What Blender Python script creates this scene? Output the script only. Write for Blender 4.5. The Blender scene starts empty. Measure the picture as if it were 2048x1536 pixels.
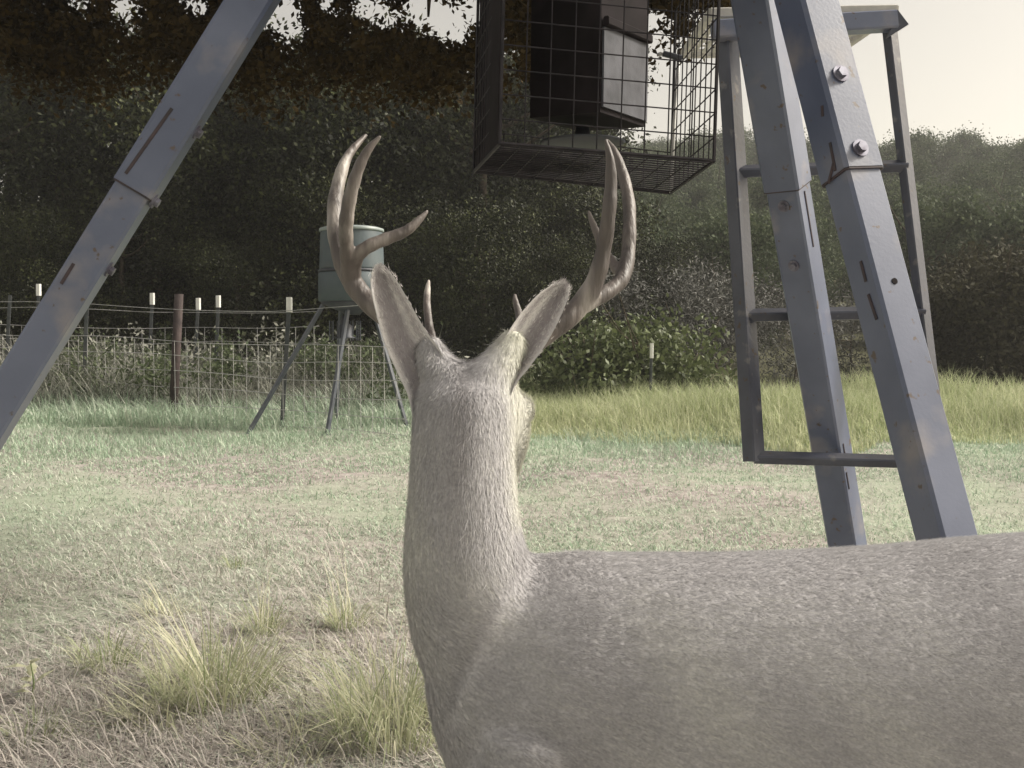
import bpy, math, random
import numpy as np
from mathutils import Vector, Matrix
rnd = random.Random(7)
rng = np.random.default_rng(7)
S = bpy.context.scene
COL = S.collection

# ---------------------------------------------------------------- camera, sky, sun, exposure
FPX, EYE, YH = 2196.0, 1.2, 700.0          # focal length in photo pixels, camera height, eye-level row
PITCH = -math.atan((768 - YH) / FPX)
cam_d = bpy.data.cameras.new('camera'); cam = bpy.data.objects.new('camera', cam_d); COL.objects.link(cam)
cam_d.sensor_width = 36; cam_d.lens = 36 * FPX / 2048; cam_d.clip_start = .05; cam_d.clip_end = 3000
cam.location = (0, 0, EYE); cam.rotation_euler = (math.pi / 2 + PITCH, 0, 0)
S.camera = cam
SUN_EL, SUN_AZ = math.radians(40), math.radians(82)    # azimuth measured from +Y (view) towards +X
W = bpy.data.worlds.new('World'); S.world = W; W.use_nodes = True
nt = W.node_tree; nt.nodes.clear()
wo = nt.nodes.new('ShaderNodeOutputWorld'); bg = nt.nodes.new('ShaderNodeBackground')
sky = nt.nodes.new('ShaderNodeTexSky'); sky.sky_type = 'NISHITA'; sky.sun_disc = False
sky.sun_elevation = SUN_EL; sky.sun_rotation = SUN_AZ; sky.dust_density = 3.0; sky.air_density = 1.0
bw = nt.nodes.new('ShaderNodeRGBToBW'); tint = nt.nodes.new('ShaderNodeMix'); tint.data_type = 'RGBA'; tint.blend_type = 'MULTIPLY'
tint.inputs[0].default_value = 1; tint.inputs[7].default_value = (1.0, .88, .68, 1)
mixs = nt.nodes.new('ShaderNodeMix'); mixs.data_type = 'RGBA'; mixs.inputs[0].default_value = .80
L = nt.links.new
L(sky.outputs[0], bw.inputs[0]); L(bw.outputs[0], tint.inputs[6]); L(sky.outputs[0], mixs.inputs[6]); L(tint.outputs[2], mixs.inputs[7])
L(mixs.outputs[2], bg.inputs[0]); L(bg.outputs[0], wo.inputs[0]); bg.inputs[1].default_value = .075
sun_d = bpy.data.lights.new('sun', 'SUN'); sun = bpy.data.objects.new('sun', sun_d); COL.objects.link(sun)
sun_d.energy = 1.5; sun_d.angle = math.radians(12); sun_d.color = (1, .95, .86)
sd = Vector((math.sin(SUN_AZ) * math.cos(SUN_EL), math.cos(SUN_AZ) * math.cos(SUN_EL), math.sin(SUN_EL)))
sun.rotation_euler = sd.to_track_quat('Z', 'Y').to_euler(); sun.location = (20, 10, 20)
S.view_settings.view_transform = 'Standard'; S.view_settings.look = 'None'
S.view_settings.exposure = 1.72; S.view_settings.gamma = 1; S.view_settings.use_curve_mapping = False

HAZE = .0018
# ---------------------------------------------------------------- helpers
FWD = np.array((0, math.cos(PITCH), math.sin(PITCH))); UP = np.array((0, -math.sin(PITCH), math.cos(PITCH)))
def at(px, py, d):
    """point of the place seen at photo pixel (px, py), d metres ahead"""
    v = np.array((1., 0, 0)) * (px - 1024) / FPX + UP * (768 - py) / FPX + FWD
    return np.array((0, 0, EYE)) + v * d / v[1]
def smooth(a, b, x):
    t = np.clip((x - a) / (b - a), 0, 1); return t * t * (3 - 2 * t)
def terrain(x, y):
    x = np.asarray(x, float); y = np.asarray(y, float)
    z = .052 * np.clip(y - 2, 0, 14)
    z = z + 12.3 * smooth(14, 92, y) + (-9 * smooth(98, 260, y))
    z = z + smooth(3, 6, y) * (.018 * np.sin(x * 1.7 + y * .9) + .016 * np.sin(x * .8 - y * 1.3 + 1) + .01 * np.sin(x * 3.1 + y * 2.3))
    z = z + smooth(30, 90, y) * (.5 * np.sin(x * .09 + 1) + .3 * np.sin(x * .21 + y * .05) + .012 * np.clip(x, 0, 60))
    return z
def ground_hit(px, py):
    lo, hi = 1., 60.
    for d in np.linspace(1.2, 60, 800):
        p = at(px, py, d)
        if p[2] < terrain(p[0], p[1]): hi = d; break
        lo = d
    for _ in range(30):
        m = (lo + hi) / 2; p = at(px, py, m)
        if p[2] < terrain(p[0], p[1]): hi = m
        else: lo = m
    return at(px, py, lo)

class MB:
    def __init__(s): s.v = []; s.f = []
    def add(s, v, f):
        o = len(s.v); s.v += [tuple(map(float, p)) for p in v]; s.f += [tuple(i + o for i in q) for q in f]; return s
    def tube(s, pts, rad, n=8, cap=True):
        pts = np.asarray(pts, float); k = len(pts)
        rad = np.full(k, float(rad)) if np.isscalar(rad) else np.asarray(rad, float)
        t = np.gradient(pts, axis=0); t /= np.linalg.norm(t, axis=1)[:, None] + 1e-12
        a = np.cross(t[0], (0, 0, 1.)); 
        if np.linalg.norm(a) < .1: a = np.cross(t[0], (0, 1., 0))
        a /= np.linalg.norm(a); vs = []
        for i in range(k):
            a = a - t[i] * a.dot(t[i]); a /= np.linalg.norm(a); b = np.cross(t[i], a)
            for j in range(n):
                w = 2 * math.pi * j / n; vs.append(pts[i] + rad[i] * (a * math.cos(w) + b * math.sin(w)))
        f = [(i * n + j, i * n + (j + 1) % n, (i + 1) * n + (j + 1) % n, (i + 1) * n + j) for i in range(k - 1) for j in range(n)]
        if cap: f += [tuple(range(n))[::-1], tuple(range((k - 1) * n, k * n))]
        return s.add(vs, f)
    def prism(s, P, Q, n1, w, h, c=.004):
        """chamfered rectangular bar from P to Q; n1 = normal of the faces that are w apart"""
        P = np.asarray(P, float); Q = np.asarray(Q, float); t = Q - P; t /= np.linalg.norm(t)
        n1 = np.asarray(n1, float); n1 = n1 - t * n1.dot(t); n1 /= np.linalg.norm(n1); n2 = np.cross(t, n1)
        a, b = w / 2, h / 2
        pr = [(a, -b + c), (a, b - c), (a - c, b), (-a + c, b), (-a, b - c), (-a, -b + c), (-a + c, -b), (a - c, -b)]
        vs = [E + n1 * x + n2 * y for E in (P, Q) for x, y in pr]
        f = [(j, (j + 1) % 8, 8 + (j + 1) % 8, 8 + j) for j in range(8)] + [tuple(range(8))[::-1], tuple(range(8, 16))]
        return s.add(vs, f)
    def hexa(s, c):
        """8 corners: bottom 4 then top 4, both anticlockwise"""
        return s.add(c, [(0, 3, 2, 1), (4, 5, 6, 7), (0, 1, 5, 4), (1, 2, 6, 5), (2, 3, 7, 6), (3, 0, 4, 7)])
    def lathe(s, c, prof, n=28):
        vs = [(c[0] + r * math.cos(2 * math.pi * j / n), c[1] + r * math.sin(2 * math.pi * j / n), c[2] + z) for r, z in prof for j in range(n)]
        k = len(prof)
        f = [(i * n + j, i * n + (j + 1) % n, (i + 1) * n + (j + 1) % n, (i + 1) * n + j) for i in range(k - 1) for j in range(n)]
        f += [tuple(range(n))[::-1], tuple(range((k - 1) * n, k * n))]
        return s.add(vs, f)
    def build(s, name, mat, parent=None, smooth_=False, origin=None):
        o = np.zeros(3) if origin is None else np.asarray(origin, float)
        me = bpy.data.meshes.new(name); me.from_pydata([tuple(np.array(p) - o) for p in s.v], [], s.f); me.update()
        if smooth_: me.polygons.foreach_set('use_smooth', [True] * len(me.polygons))
        return link(name, me, mat, parent, o)
def link(name, me, mat, parent=None, loc=(0, 0, 0)):
    if mat and not me.materials: me.materials.append(mat)
    ob = bpy.data.objects.new(name, me); COL.objects.link(ob); ob.location = tuple(loc)
    if parent is not None:
        ob.parent = parent; ob.matrix_parent_inverse = Matrix.Translation(-Vector(parent.location)) if parent.type == 'EMPTY' or True else ob.matrix_parent_inverse
    return ob
def fast(name, v, f, mat, parent=None, attrs=None, loc=(0, 0, 0), sm=False, fattr=None):
    v = np.asarray(v, np.float32); f = np.asarray(f, np.int32); k = f.shape[1]
    me = bpy.data.meshes.new(name); me.vertices.add(len(v)); me.vertices.foreach_set('co', v.ravel())
    me.loops.add(f.size); me.loops.foreach_set('vertex_index', f.ravel()); me.polygons.add(len(f))
    me.polygons.foreach_set('loop_start', np.arange(len(f), dtype=np.int32) * k)
    if sm: me.polygons.foreach_set('use_smooth', np.ones(len(f), bool))
    me.update(calc_edges=True)
    for n_, a in (attrs or {}).items():
        at_ = me.attributes.new(n_, 'FLOAT', 'POINT'); at_.data.foreach_set('value', np.asarray(a, np.float32))
    for n_, a in (fattr or {}).items():
        at_ = me.attributes.new(n_, 'FLOAT', 'FACE'); at_.data.foreach_set('value', np.asarray(a, np.float32))
    return link(name, me, mat, parent, loc)
def tag(o, label=None, cat=None, group=None, kind=None):
    for k, v in (('label', label), ('category', cat), ('group', group), ('kind', kind)):
        if v: o[k] = v
    return o
def thing(name, loc, label, cat, group=None):
    o = bpy.data.objects.new(name, None); COL.objects.link(o); o.location = tuple(map(float, loc)); o.empty_display_size = .1
    return tag(o, label, cat, group)

def spline(pts, n):
    """Catmull-Rom through rows of pts (any columns)"""
    p = np.asarray(pts, float); p = np.vstack([2 * p[0] - p[1], p, 2 * p[-1] - p[-2]]); out = []
    m = len(p) - 3
    for u in np.linspace(0, m - 1e-6, n):
        i = int(u); t = u - i; a, b, c, d = p[i:i + 4]
        out.append(.5 * ((2 * b) + (c - a) * t + (2 * a - 5 * b + 4 * c - d) * t * t + (3 * b - a - 3 * c + d) * t ** 3))
    return np.array(out)

# ---------------------------------------------------------------- materials
def material(name, c1, c2=None, rough=.6, scale=8., detail=6., bump=0., bscale=None, metallic=0., spec=.5, attr=None, c3=None,
             stretch=None, trans=0., lo=.35, hi=.65, s3=None, l3=.55, h3=.7, c4=None, s4=60., l4=.66, h4=.70):
    m = bpy.data.materials.new(name); m.use_nodes = True; t = m.node_tree; n = t.nodes; n.clear(); l = t.links.new
    out = n.new('ShaderNodeOutputMaterial'); b = n.new('ShaderNodeBsdfPrincipled'); l(b.outputs[0], out.inputs[0])
    b.inputs['Roughness'].default_value = rough; b.inputs['Metallic'].default_value = metallic
    b.inputs['Specular IOR Level'].default_value = spec
    tc = n.new('ShaderNodeTexCoord'); co = tc.outputs['Object']
    if stretch:
        mp = n.new('ShaderNodeMapping'); mp.inputs['Scale'].default_value = stretch; l(co, mp.inputs[0]); co = mp.outputs[0]
    def noise(sc, lo_, hi_):
        nz = n.new('ShaderNodeTexNoise'); nz.inputs['Scale'].default_value = sc; nz.inputs['Detail'].default_value = detail; l(co, nz.inputs['Vector'])
        mr = n.new('ShaderNodeMapRange'); mr.inputs[1].default_value = lo_; mr.inputs[2].default_value = hi_; l(nz.outputs[0], mr.inputs[0]); return mr.outputs[0], nz.outputs[0]
    def mix(fac, A, B):
        x = n.new('ShaderNodeMix'); x.data_type = 'RGBA'
        l(fac, x.inputs[0]) if not isinstance(fac, float) else None
        for s_, i in ((A, 6), (B, 7)):
            if isinstance(s_, tuple): x.inputs[i].default_value = (*s_, 1)
            else: l(s_, x.inputs[i])
        return x.outputs[2]
    colr = None
    if attr:
        an = n.new('ShaderNodeAttribute'); an.attribute_name = attr; fac = an.outputs['Fac']
        colr = mix(fac, c1, c2 or c1)
        if c3:
            f3, _ = noise(s3 or scale, l3, h3); colr = mix(f3, colr, c3)
    else:
        f1, _ = noise(scale, lo, hi); colr = mix(f1, c1, c2 or c1)
        if c3:
            f3, _ = noise(s3 or scale * .3, l3, h3); colr = mix(f3, colr, c3)
    if c4:
        f4, _ = noise(s4, l4, h4); colr = mix(f4, colr, c4)
    l(colr, b.inputs['Base Color'])
    if bump:
        _, raw = noise(bscale or scale * 4, 0, 1); bp = n.new('ShaderNodeBump'); bp.inputs['Strength'].default_value = bump; bp.inputs['Distance'].default_value = .01
        l(raw, bp.inputs['Height']); l(bp.outputs[0], b.inputs['Normal'])
    if trans:
        tr = n.new('ShaderNodeBsdfTranslucent'); l(colr, tr.inputs[0]); ms = n.new('ShaderNodeMixShader'); ms.inputs[0].default_value = trans
        l(b.outputs[0], ms.inputs[1]); l(tr.outputs[0], ms.inputs[2]); l(ms.outputs[0], out.inputs[0])
    return m
M = {}
M['ground'] = material('soil_and_thatch', (.27, .235, .225), (.44, .40, .38), .95, 14, 8, .8, 60, c3=(.36, .40, .31), s3=.55, l3=.42, h3=.62, spec=.1)
M['grass'] = material('short_grass', (.31, .43, .30), (.68, .70, .61), .7, attr='tone', spec=.25, trans=.25)
M['straw'] = material('dry_straw', (.34, .305, .29), (.57, .53, .49), .7, attr='tone', spec=.2)
M['tuft'] = material('tuft_grass', (.26, .32, .16), (.66, .64, .48), .6, attr='tone', spec=.3, trans=.3)
M['tall'] = material('tall_grass', (.32, .38, .19), (.70, .70, .50), .7, attr='tone', spec=.2, trans=.35)
M['weeds'] = material('dry_weeds', (.12, .125, .105), (.37, .37, .32), .8, attr='tone', spec=.15, trans=.15)
M['oak'] = material('overhead_oak_leaves', (.014, .010, .004), (.052, .034, .010), .8, attr='tone', spec=.08, trans=.06)  # brown of the lens glow at upper left, put into the leaf colour
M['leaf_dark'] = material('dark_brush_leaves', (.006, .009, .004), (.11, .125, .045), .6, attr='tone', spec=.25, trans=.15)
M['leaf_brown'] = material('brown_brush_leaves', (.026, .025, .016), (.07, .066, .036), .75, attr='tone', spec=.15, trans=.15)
M['leaf_mid'] = material('hillside_leaves', (.042, .060, .032), (.14, .17, .09), .7, attr='tone', spec=.15, trans=.25)
M['leaf_bush'] = material('bright_bush_leaves', (.040, .058, .022), (.17, .20, .09), .5, attr='tone', spec=.35, trans=.2)
M['leaf_grey'] = material('grey_dry_brush', (.075, .075, .07), (.19, .19, .18), .85, attr='tone', spec=.1)
M['bark'] = material('bark', (.05, .04, .03), (.11, .09, .07), .95, 12, bump=.8, bscale=30, spec=.1)
M['paint'] = material('blue_grey_paint', (.068, .086, .148), (.112, .133, .205), .34, 5, 6, .03, 160, spec=.9, c3=(.24, .22, .225), s3=7, l3=.55, h3=.78, c4=(.07, .045, .035), s4=38, l4=.66, h4=.70)
M['paint_edge'] = material('worn_paint_seam', (.03, .025, .03), (.06, .04, .045), .7, 20)
M['bolt'] = material('zinc_bolt', (.22, .22, .27), (.10, .09, .12), .4, 40, metallic=.5)
M['alum'] = material('ladder_paint', (.038, .042, .062), (.066, .072, .10), .32, 6, 6, .1, 70, c3=(.20, .19, .19), s3=20, l3=.62, h3=.78, c4=(.06, .04, .03), s4=45, l4=.65, h4=.70)
M['mesh'] = material('expanded_metal', (.45, .44, .42), (.6, .58, .54), .5, 20)
M['wire'] = material('dark_wire', (.010, .009, .012), (.028, .024, .028), .6, 30, spec=.2)
M['galv'] = material('galvanised_wire', (.38, .38, .38), (.52, .51, .50), .5, 30, metallic=.3)
M['box'] = material('grey_box', (.035, .037, .047), (.08, .082, .10), .7, 14, 8, .1, 60)
M['box_dark'] = material('dark_housing', (.012, .010, .011), (.022, .018, .02), .8, 10, spec=.08)
M['barrel'] = material('green_grey_barrel', (.052, .074, .086), (.075, .098, .107), .6, 6, bump=.05, c3=(.06, .075, .08), s3=10)
M['barrel_lid'] = material('pale_lid', (.22, .26, .26), (.30, .34, .33), .45, 8)
M['barrel_dark'] = material('dark_steel', (.03, .034, .045), (.05, .055, .07), .5, 8)
M['leg_steel'] = material('feeder_leg_steel', (.06, .07, .09), (.10, .11, .13), .35, 10)
M['rust'] = material('rusty_pipe', (.028, .019, .019), (.06, .042, .04), .85, 12, bump=.4)
M['tpost'] = material('t_post_green', (.045, .055, .06), (.09, .095, .10), .7, 14)
M['white'] = material('white_cap', (.78, .78, .74), (.85, .85, .82), .5, 8)
M['antler'] = material('antler_bone', (.05, .04, .037), (.145, .122, .11), .52, 26, 8, .6, 60, c3=(.36, .33, .30), s3=14, l3=.55, h3=.7, stretch=(1, 1, .18), spec=.7)
M['tip'] = M['antler']
M['eye'] = material('dark_eye', (.01, .008, .006), (.015, .01, .008), .08, 5)

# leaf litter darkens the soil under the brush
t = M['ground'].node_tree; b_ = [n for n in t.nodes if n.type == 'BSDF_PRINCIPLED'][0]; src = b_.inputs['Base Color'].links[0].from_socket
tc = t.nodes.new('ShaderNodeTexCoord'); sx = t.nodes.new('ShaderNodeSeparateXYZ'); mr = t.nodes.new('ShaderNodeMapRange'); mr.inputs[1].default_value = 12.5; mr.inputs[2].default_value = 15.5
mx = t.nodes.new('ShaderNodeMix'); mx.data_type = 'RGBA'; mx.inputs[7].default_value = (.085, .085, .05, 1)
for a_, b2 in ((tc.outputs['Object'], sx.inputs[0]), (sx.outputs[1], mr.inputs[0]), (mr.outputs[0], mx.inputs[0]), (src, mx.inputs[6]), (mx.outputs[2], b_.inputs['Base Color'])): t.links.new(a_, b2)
# ---------------------------------------------------------------- ground
gx = np.concatenate([np.linspace(-320, -14, 26), np.linspace(-13, 13, 131), np.linspace(14, 320, 26)])
gy = np.concatenate([np.linspace(-40, -1, 10), np.linspace(0, 16, 120), np.linspace(17, 120, 70), np.linspace(130, 420, 20)])
GX, GY = np.meshgrid(gx, gy); GZ = terrain(GX, GY)
GZ = GZ + rng.normal(0, .006, GZ.shape) * (GY < 16) * (GY > 1)
nx, ny = len(gx), len(gy)
idx = np.arange(nx * ny).reshape(ny, nx)
fq = np.stack([idx[:-1, :-1], idx[:-1, 1:], idx[1:, 1:], idx[1:, :-1]], -1).reshape(-1, 4)
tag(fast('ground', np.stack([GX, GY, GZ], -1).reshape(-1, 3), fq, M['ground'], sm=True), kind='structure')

# ---------------------------------------------------------------- grass
def blades(bx, by, h, w, lean, bend, az, segs=2, z=None):
    """curved tapering blades; all arguments arrays of one length. returns verts, tris"""
    n = len(bx); z = terrain(bx, by) - .004 if z is None else z
    dx, dy = np.cos(az), np.sin(az); V = []; F = []
    for i in range(segs + 1):
        t = i / segs; ang = lean + bend * t * t
        px = bx + dx * h * t * np.sin(ang); py = by + dy * h * t * np.sin(ang); pz = z + h * t * np.cos(ang)
        ww = w * (1 - t ** 1.5) * .5
        # the blade's flat turns about its own axis
        tw = az + 1.2
        ox, oy = np.cos(tw) * ww, np.sin(tw) * ww
        if i < segs:
            V.append(np.stack([px - ox, py - oy, pz], -1)); V.append(np.stack([px + ox, py + oy, pz], -1))
        else: V.append(np.stack([px, py, pz], -1))
    k = 2 * segs + 1; V = np.stack(V, 1).reshape(-1, 3); b = np.arange(n)[:, None] * k
    for i in range(segs - 1):
        F.append(b + np.array([[2 * i, 2 * i + 1, 2 * i + 3]])); F.append(b + np.array([[2 * i, 2 * i + 3, 2 * i + 2]]))
    i = segs - 1; F.append(b + np.array([[2 * i, 2 * i + 1, 2 * i + 2]]))
    return V, np.concatenate(F), k
def patch(x, y, s, ph):
    return .5 + .25 * np.sin(x * s + ph + 1.3 * np.sin(y * s * .7 + ph)) + .25 * np.sin(y * s * 1.3 - ph * 2 + 1.1 * np.sin(x * s * .9))
def field(n, y0, y1, px0, px1):
    d = 1 / rng.uniform(1 / y1, 1 / y0, n) if y1 / y0 > 1.5 else rng.uniform(y0, y1, n)
    px = rng.uniform(px0, px1, n)
    return (px - 1024) / FPX * d, d
# short mown turf, greener further off, thin and dry by the camera
x, y = field(210000, 2.6, 11.5, -250, 2300)
green = np.clip(patch(x, y, .9, 2) * .5 + .62 * smooth(3.9, 6.4, y + .3 * x) - .06, 0, 1)
keep = rng.random(len(x)) < .25 + .75 * green
x, y, green = x[keep], y[keep], green[keep]; n = len(x)
h = rng.uniform(.02, .055, n) * (1 + .8 * smooth(7, 11, y))
V, F, k = blades(x, y, h, rng.uniform(.003, .006, n) * (1 + y * .07), rng.uniform(.1, .9, n), rng.uniform(.2, 1., n), rng.uniform(0, 6.28, n), 2)
tone = np.clip(rng.normal(.85 - .55 * green, .25), 0, 1)
tag(fast('grass', V, F, M['grass'], attrs={'tone': np.repeat(tone, k)}), 'short mown pale grass covering the clearing', 'grass', kind='stuff')
# loose straw lying on the bare patches
x, y = field(70000, 2.6, 9.5, -250, 2300)
keep = rng.random(len(x)) < 1.05 - .75 * np.clip(patch(x, y, .9, 2) * .5 + .62 * smooth(3.9, 6.4, y + .3 * x) - .06, 0, 1)
x, y = x[keep], y[keep]; n = len(x)
V, F, k = blades(x, y, rng.uniform(.04, .16, n), rng.uniform(.002, .005, n), rng.uniform(1.25, 1.52, n), rng.uniform(-.1, .1, n), rng.uniform(0, 6.28, n), 2, z=terrain(x, y) + rng.uniform(0, .012, n))
tag(fast('straw_litter', V, F, M['straw'], attrs={'tone': np.repeat(rng.random(n), k)}), 'dry straw litter scattered over the bare soil', 'straw', kind='stuff')
# tall yellow grass beyond the mown turf, right of the deer
x = []; y = []
px = rng.uniform(1000, 2350, 60000); d = rng.uniform(9.3, 13.5, 60000)
x = (px - 1024) / FPX * d; y = d + .35 * np.sin(x * 1.9) + .2 * np.sin(x * 4.3); n = len(x)
h = rng.uniform(.10, .44, n) * (.65 + .6 * patch(x, y, 1.7, 5)) * (.35 + .65 * smooth(9.2, 10.6, d))
V, F, k = blades(x, y, h, rng.uniform(.006, .012, n), rng.uniform(0, .3, n), rng.uniform(.1, .9, n), rng.uniform(0, 6.28, n), 2)
tag(fast('tall_grass', V, F, M['tall'], attrs={'tone': np.repeat(np.clip(rng.normal(.45, .3, n) + .3 * (patch(x, y, .8, 1) - .5), 0, 1), k)}), 'tall yellow green grass along the far edge of the clearing', 'grass', kind='stuff')
px = rng.uniform(-300, 2350, 42000); d = rng.uniform(7.6, 10.4, 42000); d += .3 * np.sin(px * .011)
x = (px - 1024) / FPX * d; y = d; n = len(x); h = rng.uniform(.03, .13, n) * (.4 + .9 * patch(x, y, 1.5, 6)) * (.4 + .6 * smooth(7.6, 9.4, d))
V, F, k = blades(x, y, h, rng.uniform(.005, .010, n), rng.uniform(0, .6, n), rng.uniform(.2, 1.1, n), rng.uniform(0, 6.28, n), 2)
tag(fast('lush_grass', V, F, M['grass'], attrs={'tone': np.repeat(np.clip(rng.normal(.25, .25, n), 0, 1), k)}), 'greener unmown grass along the far side of the clearing', 'grass', kind='stuff')
# green weeds and dry stalks round the fence on the left
px = rng.uniform(-250, 1010, 50000); d = rng.uniform(10.6, 16.5, 50000); x = (px - 1024) / FPX * d; y = d; n = len(x)
h = rng.uniform(.12, .36, n) * (.6 + .8 * patch(x, y, 2.1, 3))
V, F, k = blades(x, y, h, rng.uniform(.006, .012, n), rng.uniform(0, .5, n), rng.uniform(.2, 1.2, n), rng.uniform(0, 6.28, n), 2)
tag(fast('fence_grass', V, F, M['grass'], attrs={'tone': np.repeat(np.clip(rng.normal(.35, .28, n), 0, 1), k)}), 'uncut green grass growing round the wire fence', 'grass', kind='stuff')
px = rng.uniform(-250, 880, 24000); d = rng.uniform(11.6, 16.5, 24000); x = (px - 1024) / FPX * d; y = d; n = len(x)
h = rng.uniform(.2, 1.05, n) * (.35 + .8 * patch(x, y, 1.4, 8))
V, F, k = blades(x, y, h, rng.uniform(.006, .016, n), rng.uniform(0, .35, n), rng.uniform(.2, 1.4, n), rng.uniform(0, 6.28, n), 3)
tag(fast('dry_weeds', V, F, M['weeds'], attrs={'tone': np.repeat(rng.random(n), k)}), 'grey brown dry weeds standing behind the wire fence', 'weeds', kind='stuff')

# ---------------------------------------------------------------- trees
def leaf_cloud(lobes, n, size, seed, per=30, spread=.28, flat=.8, shell=.45, aspect=.55, gaps=(), tp=1.):
    """leaf quads gathered in clumps inside ellipsoid lobes (cx,cy,cz,rx,ry,rz,weight)"""
    g = np.random.default_rng(seed); lobes = np.asarray(lobes, float)
    w = lobes[:, 6] / lobes[:, 6].sum(); nc = max(1, n // per); li = g.choice(len(lobes), nc, p=w); lb = lobes[li]
    u = g.normal(size=(nc, 3)); u /= np.linalg.norm(u, axis=1)[:, None]; r = g.uniform(shell, 1.05, nc) ** .8
    c = lb[:, :3] + u * lb[:, 3:6] * r[:, None]
    ctone = g.uniform(0, 1, nc); csz = g.uniform(.6, 1.4, nc)
    ci = np.repeat(np.arange(nc), per); m = len(ci)
    p = c[ci] + g.normal(size=(m, 3)) * spread * csz[ci][:, None] * np.array((1, 1, flat))
    if gaps:                                    # holes in the crown where the sky shows
        ok = np.ones(m, bool)
        for c_, r_ in gaps:                     # a gap runs through the crown's thickness
            q = p - c_; ok &= np.hypot(np.hypot(q[:, 0] - c_[0] / c_[1] * q[:, 1], q[:, 2] - (c_[2] - EYE) / c_[1] * q[:, 1]), 0) + g.normal(0, .03, m) > r_
        p = p[ok]; ci = ci[ok]; m = len(p)
    a = g.normal(size=(m, 3)); a /= np.linalg.norm(a, axis=1)[:, None]; b = np.cross(a, g.normal(size=(m, 3))); b /= np.linalg.norm(b, axis=1)[:, None] + 1e-9
    s = size * g.uniform(.6, 1.35, m)[:, None]
    V = np.stack([p - a * s, p + b * s * aspect, p + a * s, p - b * s * aspect], 1).reshape(-1, 3)
    F = np.arange(m * 4).reshape(-1, 4)
    return V, F, np.clip(.55 * ctone[ci] + .45 * g.random(m), 0, 1) ** tp
def limbs(mb, base, top, r0, seed, nb=7, spread=1.6):
    g = random.Random(seed); base = np.array(base, float); top = np.array(top, float)
    ctrl = [base, base + (top - base) * .35 + np.array((g.uniform(-.15, .15), g.uniform(-.15, .15), 0)), base + (top - base) * .7 + np.array((g.uniform(-.25, .25), g.uniform(-.25, .25), 0)), top]
    tr = spline(ctrl, 10); mb.tube(tr, np.linspace(r0, r0 * .25, 10), 8)
    for i in range(nb):
        j = g.randint(2, 8); p = tr[j]; a = g.uniform(0, 6.28); ln = spread * g.uniform(.6, 1.1)
        q = p + np.array((math.cos(a) * ln, math.sin(a) * ln, g.uniform(.2, .8) * ln)); mid = (p + q) / 2 + np.array((0, 0, -.08 * ln))
        mb.tube(spline([p, mid, q], 6), np.linspace(r0 * .4, r0 * .1, 6), 6)
def weed_leaves(name, mat, n, size, seed, label, hmax, d0, d1):
    g = np.random.default_rng(seed); lb = []
    for i in range(60):
        px = g.uniform(-200, 860); d = g.uniform(d0, d1); x = (px - 1024) / FPX * d; hh = hmax * g.uniform(.4, 1); lb.append((x, d, float(terrain(x, d)) + hh * .6, g.uniform(.2, .5), .3, hh * .5, 1))
    V, F, tone = leaf_cloud(lb, n, size, seed, per=12, spread=.10, shell=.1, aspect=.4)
    tag(fast(name, V, F, M[mat], fattr={'tone': tone}), label, 'weeds', kind='stuff')
weed_leaves('dead_leaves', 'weeds', 7500, .034, 3, 'tan curled dead leaves on the weeds behind the fence', .95, 12.6, 15)
weed_leaves('green_weeds', 'leaf_mid', 26000, .032, 4, 'leafy green weeds growing among the fence wires', .75, 11.3, 15.5)
PROTO = {}
def tree_proto(key, lobes, n, size, mat, trunk_h, r0, seed, **kw):
    V, F, tone = leaf_cloud(lobes, n, size, seed, **kw)
    cr = fast('crown', V, F, M[mat], fattr={'tone': tone}); mb = MB(); limbs(mb, (0, 0, -.15), (0, 0, trunk_h), r0, seed)
    tk = mb.build('trunk', M['bark'], smooth_=True); PROTO[key] = (cr.data, tk.data)
    bpy.data.objects.remove(cr); bpy.data.objects.remove(tk)
def plant(key, name, x, y, s, rz, label, cat, group=None, sz=None, z=None):
    zz = float(terrain(x, y)) - .03 if z is None else z
    r = thing(name, (x, y, zz), label, cat, group); r.rotation_euler = (0, 0, rz); r.scale = (s, s, sz or s)
    for nm, me in zip(('crown', 'trunk'), PROTO[key]):
        c = bpy.data.objects.new(nm, me); COL.objects.link(c); c.parent = r
    return r
def lobeset(seed, h, rad, nl=9, low=.15):
    g = random.Random(seed); out = [(0, 0, h * .55, rad * .75, rad * .75, h * .38, 3)]
    for i in range(nl):
        a = g.uniform(0, 6.28); rr = rad * g.uniform(.3, .75); zz = h * g.uniform(low, .86); q = rad * g.uniform(.32, .55) * (1.1 - .4 * zz / h)
        out.append((rr * math.cos(a), rr * math.sin(a), zz, q, q, q * .8, 1))
    return out
for i in range(3):
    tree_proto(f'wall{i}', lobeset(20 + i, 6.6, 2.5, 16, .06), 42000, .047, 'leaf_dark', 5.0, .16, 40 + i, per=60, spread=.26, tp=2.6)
for i in range(4):
    tree_proto(f'hill{i}', lobeset(60 + i, 4.6, 1.9, 9, .14), 13000, .075, 'leaf_mid', 3.4, .11, 80 + i, per=26, spread=.26, tp=1.7)
tree_proto('brown0', lobeset(71, 3.2, 1.6, 10, .08), 9000, .065, 'leaf_brown', 2.2, .07, 91, per=28, spread=.22)
tree_proto('brown1', lobeset(72, 3.2, 1.6, 10, .08), 9000, .065, 'leaf_brown', 2.2, .07, 92, per=28, spread=.22)
tree_proto('grey0', lobeset(73, 2.0, 1.3, 9, .1), 6500, .05, 'leaf_grey', 1.4, .04, 93, per=22, spread=.2, aspect=.25)
tree_proto('grey1', lobeset(74, 2.0, 1.3, 9, .1), 6500, .05, 'leaf_grey', 1.4, .04, 94, per=22, spread=.2, aspect=.25)
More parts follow.
